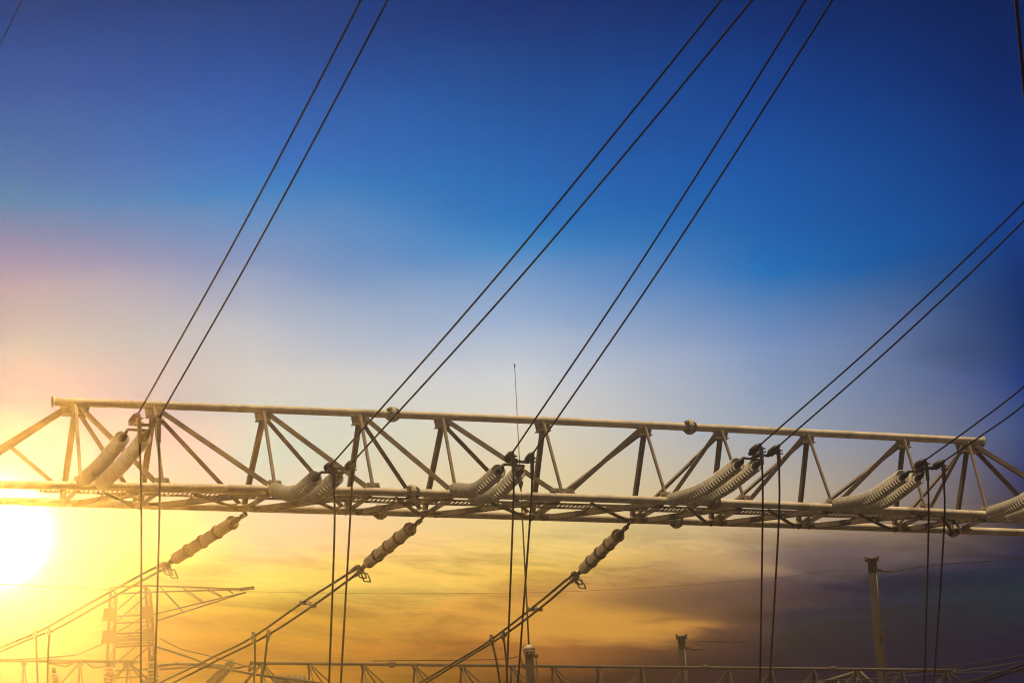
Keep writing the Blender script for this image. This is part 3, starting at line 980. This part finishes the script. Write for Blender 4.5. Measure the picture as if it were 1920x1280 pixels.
# ------------------------------------------------------------------ concrete poles
def pole(px, py, D, r0, label, scale=1.0):
    tp = at(px, py, D)
    f = V((tp.x, tp.y, 0))
    r = thing('concrete_pole', f, label, 'pole', 'concrete poles')
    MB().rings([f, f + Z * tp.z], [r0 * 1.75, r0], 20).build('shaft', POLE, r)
    b = MB().rings([tp, tp + Z * 0.05, tp + Z * 0.09], [r0 * 1.55, r0 * 1.6, r0 * 1.4], 18)
    for sg in (-1, 1):
        b.rings([tp + V((sg * r0 * 1.35, 0, 0.08)), tp + V((sg * r0 * 1.35, 0, 0.14))], 0.03, 6)
    b.build('cap_plate', FIT, r)
    q = tp + V((r0 * 0.9, -r0 * 0.4, -0.30))
    MB().bar(q - V((0.12, 0, -0.05)), q + V((0.14, 0, 0.0)), 0.07, 0.07).rings([q + V((0.1, 0, 0)), q + V((0.34, 0, -0.03))], 0.03, 8).rings([q + V((0.34, 0, -0.03)), q + V((0.62, 0, -0.02))], 0.018, 6).build('wire_clamp', FIT, r)
    b = MB()
    x = r0 * 0.62
    pts = [tp + V((x, -r0 * 0.85, -0.3))]
    zz = 0.3
    while zz < tp.z - 2:
        zz += 1.0
        k = r0 * (1 + 0.75 * zz / tp.z)
        pts.append(f + V((k * 0.62, -k * 0.84 - 0.02, tp.z - zz)))
    b.rings(pts, 0.016, 6)
    b.build('earth_lead', BOLT, r)
    for zz in (4.1 * scale, 5.9 * scale, 6.9 * scale, 11.2 * scale):
        if zz < tp.z - 1:
            k = r0 * (1 + 0.75 * zz / tp.z)
            c = f + V((k * 0.62, -k * 0.86, tp.z - zz))
            MB().bar(c - Z * 0.09, c + Z * 0.09, 0.15, 0.08).build('lead_bracket', FIT, r)
    return q + V((0.6, 0, -0.02)), tp


DP = 75.6
end_r, tp_r = pole(1635, 1051, DP, 0.125, 'tall tapering concrete pole standing behind the right part of the far beam', 0.5)
end_l, tp_l = pole(1278, 1197, 77.0, 0.102, 'shorter-looking concrete pole top between the mast and the tall pole', 0.5)
wire('earth_wire', [end_r, at(1760, 1058, DP + 1), at(1925, 1046, DP + 3), at(2100, 1030, DP + 5)], 0.011, 'thin wire leaving the tall concrete pole to the right', 'wire', 'thin earth wires', 6)
wire('earth_wire', [tp_r + V((-0.2, 0, -0.25)), at(1560, 1069, DP + 2), at(1440, 1084, DP + 4), at(1230, 1100, DP + 3), at(1000, 1110, DP + 2), at(700, 1112, DP + 1), at(440, 1108, DP - 1)],
     0.0035, 'thin wire leaving the tall concrete pole to the left across the clouds', 'wire', 'thin earth wires', 6)
wire('earth_wire', [end_l, at(1310, 1202, 77.2), at(1400, 1203, 78)], 0.010, 'short thin wire leaving the shorter concrete pole', 'wire', 'thin earth wires', 6)
for i, (pts, r, lb) in enumerate((
        ([(1744, 1252), (1830, 1242), (1925, 1227)], 0.016, 'upper thin wire slanting up to the right edge from the far beam'),
        ([(1788, 1258), (1850, 1250), (1925, 1238)], 0.016, 'lower thin wire slanting up to the right edge from the far beam'))):
    wire('line_wire', [at(x, y, 73 - 3 * j) for j, (x, y) in enumerate(pts)], r, lb, 'wire', 'wires at the right end of the far beam', 6)
for pts, lb in (([(1700, 1316), (1810, 1281), (1925, 1243), (2050, 1203)], 'upper of two thick cables cutting the bottom right corner'),
                ([(1700, 1326), (1815, 1287), (1925, 1250), (2050, 1210)], 'lower of two thick cables cutting the bottom right corner')):
    wire('bus_cable', [at(x, y, 56 - 1.5 * j) for j, (x, y) in enumerate(pts)], 0.026, lb, 'cable', 'cables in the bottom right corner')


# ------------------------------------------------------------------ lattice tower at far left
DT = 74.0
TU = DT / 150.0


def lattice_tower():
    K = DT / FPX
    px = lambda x, y, dz=0.0: at(x, y, DT + dz)
    c = px(247, 1280)
    r = thing('lattice_tower', V((c.x, DT, 0)), 'faint lattice pylon with long cross-arm, in the sun glow at lower left', 'pylon')
    wx = 1.15
    legs = {}
    zt = px(245, 1105).z
    for sx in (-1, 1):
        for sy in (-1, 1):
            ft = V((c.x + sx * 2.6 * TU, DT + sy * 2.6 * TU, 0))
            tp = V((px(245, 1105).x + sx * 0.95 * TU, DT + sy * 0.95 * TU, zt))
            legs[sx, sy] = (ft, tp)
            MB().angle(ft, tp, 0.08, 0.015, V((1, 0, 0))).build('leg', LATT, r)
    P = lambda sx, sy, z: legs[sx, sy][0].lerp(legs[sx, sy][1], z / zt)
    lev = [0, 2.6, 4.8, 6.7, 8.4, 9.9, 11.1, px(245, 1262).z + 0.0, px(245, 1199).z, px(245, 1160).z, zt]
    lev = sorted(lev)
    for i in range(len(lev) - 1):
        a, b = lev[i], lev[i + 1]
        if b - a < 0.3:
            continue
        for (p, q) in (((-1, -1), (1, -1)), ((-1, 1), (1, 1)), ((-1, -1), (-1, 1)), ((1, -1), (1, 1))):
            MB().bar(P(*p, a), P(*q, b), 0.028, 0.028).build('brace', LATT, r)
            if i >= 6:
                MB().bar(P(*p, b), P(*q, b), 0.04, 0.03).build('horizontal', LATT, r)
    # main cross-arm to the right, and its mirror
    for tipx, x0, lb in ((461, 288, 'arm'),):
        arm = MB()
        tip = px(tipx, 1104)
        tl = px(x0, 1158)
        for sy in (-1, 1):
            a = P(1 if tipx > 247 else -1, sy, zt)
            l_ = V((tl.x, DT + sy * 0.95 * TU, tl.z))
            arm.bar(a, tip, 0.042, 0.042)
            arm.bar(l_, tip - Z * 0.08, 0.034, 0.034)
            for t0, t1 in ((0.14, 0.30), (0.36, 0.54), (0.60, 0.74), (0.80, 0.86)):
                arm.bar(a.lerp(tip, t0), l_.lerp(tip, t1), 0.024, 0.024)
        arm.build('cross_arm', LATT, r)
        MB().bar(tip - V((0.17, 0, 0)), tip + V((0.23, 0, 0.03)), 0.08, 0.07).build('arm_tip', LATT, r)
    # lower arm with plates
    for y in (1193, 1204):
        z = px(245, y).z
        for sy in (-1, 1):
            MB().bar(P(-1, sy, z), P(1, sy, z), 0.06, 0.04).build('horizontal', LATT, r)
    for sx in (-1, 1):
        for y in (1158, 1200):
            p = P(sx, -1, px(245, y).z)
            MB().plate([p + V((-0.19, -0.02, -0.14)), p + V((0.19, -0.02, -0.14)), p + V((0.14, -0.02, 0.2)), p + V((-0.14, -0.02, 0.2))], V((0, 1, 0)), 0.02).build('gusset_plate', LATT, r)
    return r, P, px


tower, TP, tpx = lattice_tower()
wire('line_wire', [tpx(208, 1199), tpx(170, 1216, -2), tpx(140, 1227, -4), tpx(60, 1234, -8), tpx(-60, 1240, -14)], 0.02, 'drooping wire leaving the lattice pylon to the left', 'wire', 'wires of the pylon', 6)
wire('line_wire', [tpx(292, 1211), tpx(350, 1230, -2), tpx(400, 1247, -4), tpx(470, 1262, -8), tpx(600, 1280, -12)], 0.03, 'thick drooping wire leaving the lattice pylon to the right', 'wire', 'wires of the pylon', 6)
wire('line_wire', [tpx(300, 1196), tpx(340, 1216, -2), tpx(390, 1228, -4), tpx(470, 1250, -8)], 0.015, 'faint wire above the thick drooping one beside the pylon', 'wire', 'wires of the pylon', 6)
wire('line_wire', [tpx(212, 1105), tpx(34, 1096), tpx(-80, 1089, -3), tpx(-200, 1078, -6)], 0.013, 'faint wire leaving the top of the pylon to the left', 'wire', 'wires of the pylon', 6)

# slanting post insulators and bus work around the far columns, bottom left
DB = 76.0


def far_string(a, b, label, r=0.11, n=12, D=DB):
    A, B = at(*a, D), at(*b, D)
    root = thing('insulator_string', A.copy(), label, 'insulator string', 'small far insulators')
    pts, rad, P, tot, drk = shed_profile([A, B], r * 0.45, [((i + 0.06) / n, r, (B - A).length / n * 0.9) for i in range(n)])
    MB().rings(pts, rad, 10, dark=drk, wide=8).build('sheds', CAPM, root)
    ax = (B - A).normalized()
    MB().rings([A - ax * 0.15, A], r * 0.4, 8).build('end_cap', FIT, root)


far_string((424, 1247), (384, 1284), 'left of two small far insulators slanting below the far cables')
far_string((432, 1251), (396, 1290), 'right of two small far insulators slanting below the far cables')
b = MB()
for p, q, t in (((292, 1248), (330, 1243), .04), ((330, 1243), (420, 1247), .045), ((300, 1254), (360, 1249), .03), ((360, 1249), (440, 1252), .03), ((420, 1247), (436, 1236), .04), ((436, 1236), (430, 1247), .04), ((440, 1252), (470, 1246), .035), ((466, 1257), (477, 1247), .05)):
    b.rings([at(*p, DB), at(*q, DB)], t, 6)
tag(b.build('bus_bar', LATT, None, at(292, 1248, DB)), 'cluster of bent bus bars between the pylon and the far beam', 'bus bar')
b = MB()
for p, q, t in (((88, 1243), (136, 1242), .03), ((100, 1244), (122, 1249), .02), ((122, 1249), (138, 1243), .02), ((160, 1241), (175, 1251), .02), ((175, 1251), (195, 1249), .02)):
    b.rings([at(*p, D2 - 1.2), at(*q, D2 - 1.2)], t, 6)
tag(b.build('bus_bar', LATT, None, at(88, 1243, D2 - 1.2)), 'looping bus bar under the bottom left beam', 'bus bar')
far_string((102, 1262), (106, 1310), 'upright ribbed insulator beside the left tee dropper', 0.13, 9, 70)
far_string((206, 1250), (203, 1300), 'stout upright insulator below the bottom left beam', 0.16, 8, 70)
far_string((287, 1240), (284, 1300), 'dark upright insulator between the leftmost droppers', 0.17, 9, 70)
b = MB()
for x0, x1, y in ((505, 580, 1273),):
    b.rings([at(x0, y - 6, DB), at(x1, y + 2, DB)], 0.04, 6)
for i in range(9):
    x = 515 + i * 7
    b.rings([at(x, 1266 + random.uniform(-2, 2), DB), at(x + 2, 1286, DB)], 0.05, 6)
tag(b.build('disconnector', LATT, None, at(505, 1267, DB)), 'row of small switch contacts at the bottom edge left of centre', 'switch')

# third lattice beam far behind at bottom right
b = MB()
DX = 82.0
apex = (1612, 1258)
for p, q, t in ((apex, (1530, 1283), .07), (apex, (1600, 1300), .05), (apex, (1655, 1300), .05), ((1572, 1271), (1572, 1300), .06), ((1590, 1266), (1585, 1300), .05), ((1588, 1268), (1604, 1290), .03), ((1604, 1262), (1580, 1290), .03)):
    b.rings([at(*p, DX), at(*q, DX)], t, 6)
tag(b.build('truss_peak', LATT, None, at(*apex, DX)), 'dark peaked truss behind the far beam next to the tall pole', 'truss')
for j, pts in enumerate(([(1465, 1279), (1520, 1275), (1640, 1272), (1760, 1262), (1925, 1256)], [(1660, 1262), (1740, 1258), (1790, 1262)])):
    wire('line_wire', [at(x, y, 80) for x, y in pts], 0.016, ('long faint wire passing behind the far beam at bottom right', 'short faint wire behind the far beam right of the tall pole')[j], 'wire', 'wires behind the far beam', 6)

# ------------------------------------------------------------------ haze: volume added to wash the sun's glare over the steel
hz = MB()
hz.prism(V((-610, -610, -1.0)), V((610, -610, -1.0)), V((0, 1, 0)), 0, 1220, V((0, 0, 1)), 0, HAZE_TOP + 1.0)
ho = hz.build('haze', bpy.data.materials.new('air'))
tag(ho, 'golden haze added to spread the sun glare over the view', None, kind='stuff')
hm = ho.data.materials[0]
hm.use_nodes = True
ht = hm.node_tree
ht.nodes.clear()
pv = ht.nodes.new('ShaderNodeVolumePrincipled')
pv.inputs['Color'].default_value = (0.98, 0.89, 0.74, 1)
pv.inputs['Density'].default_value = HAZE_DENSITY
pv.inputs['Anisotropy'].default_value = HAZE_G
mo = ht.nodes.new('ShaderNodeOutputMaterial')
ht.links.new(pv.outputs[0], mo.inputs['Volume'])
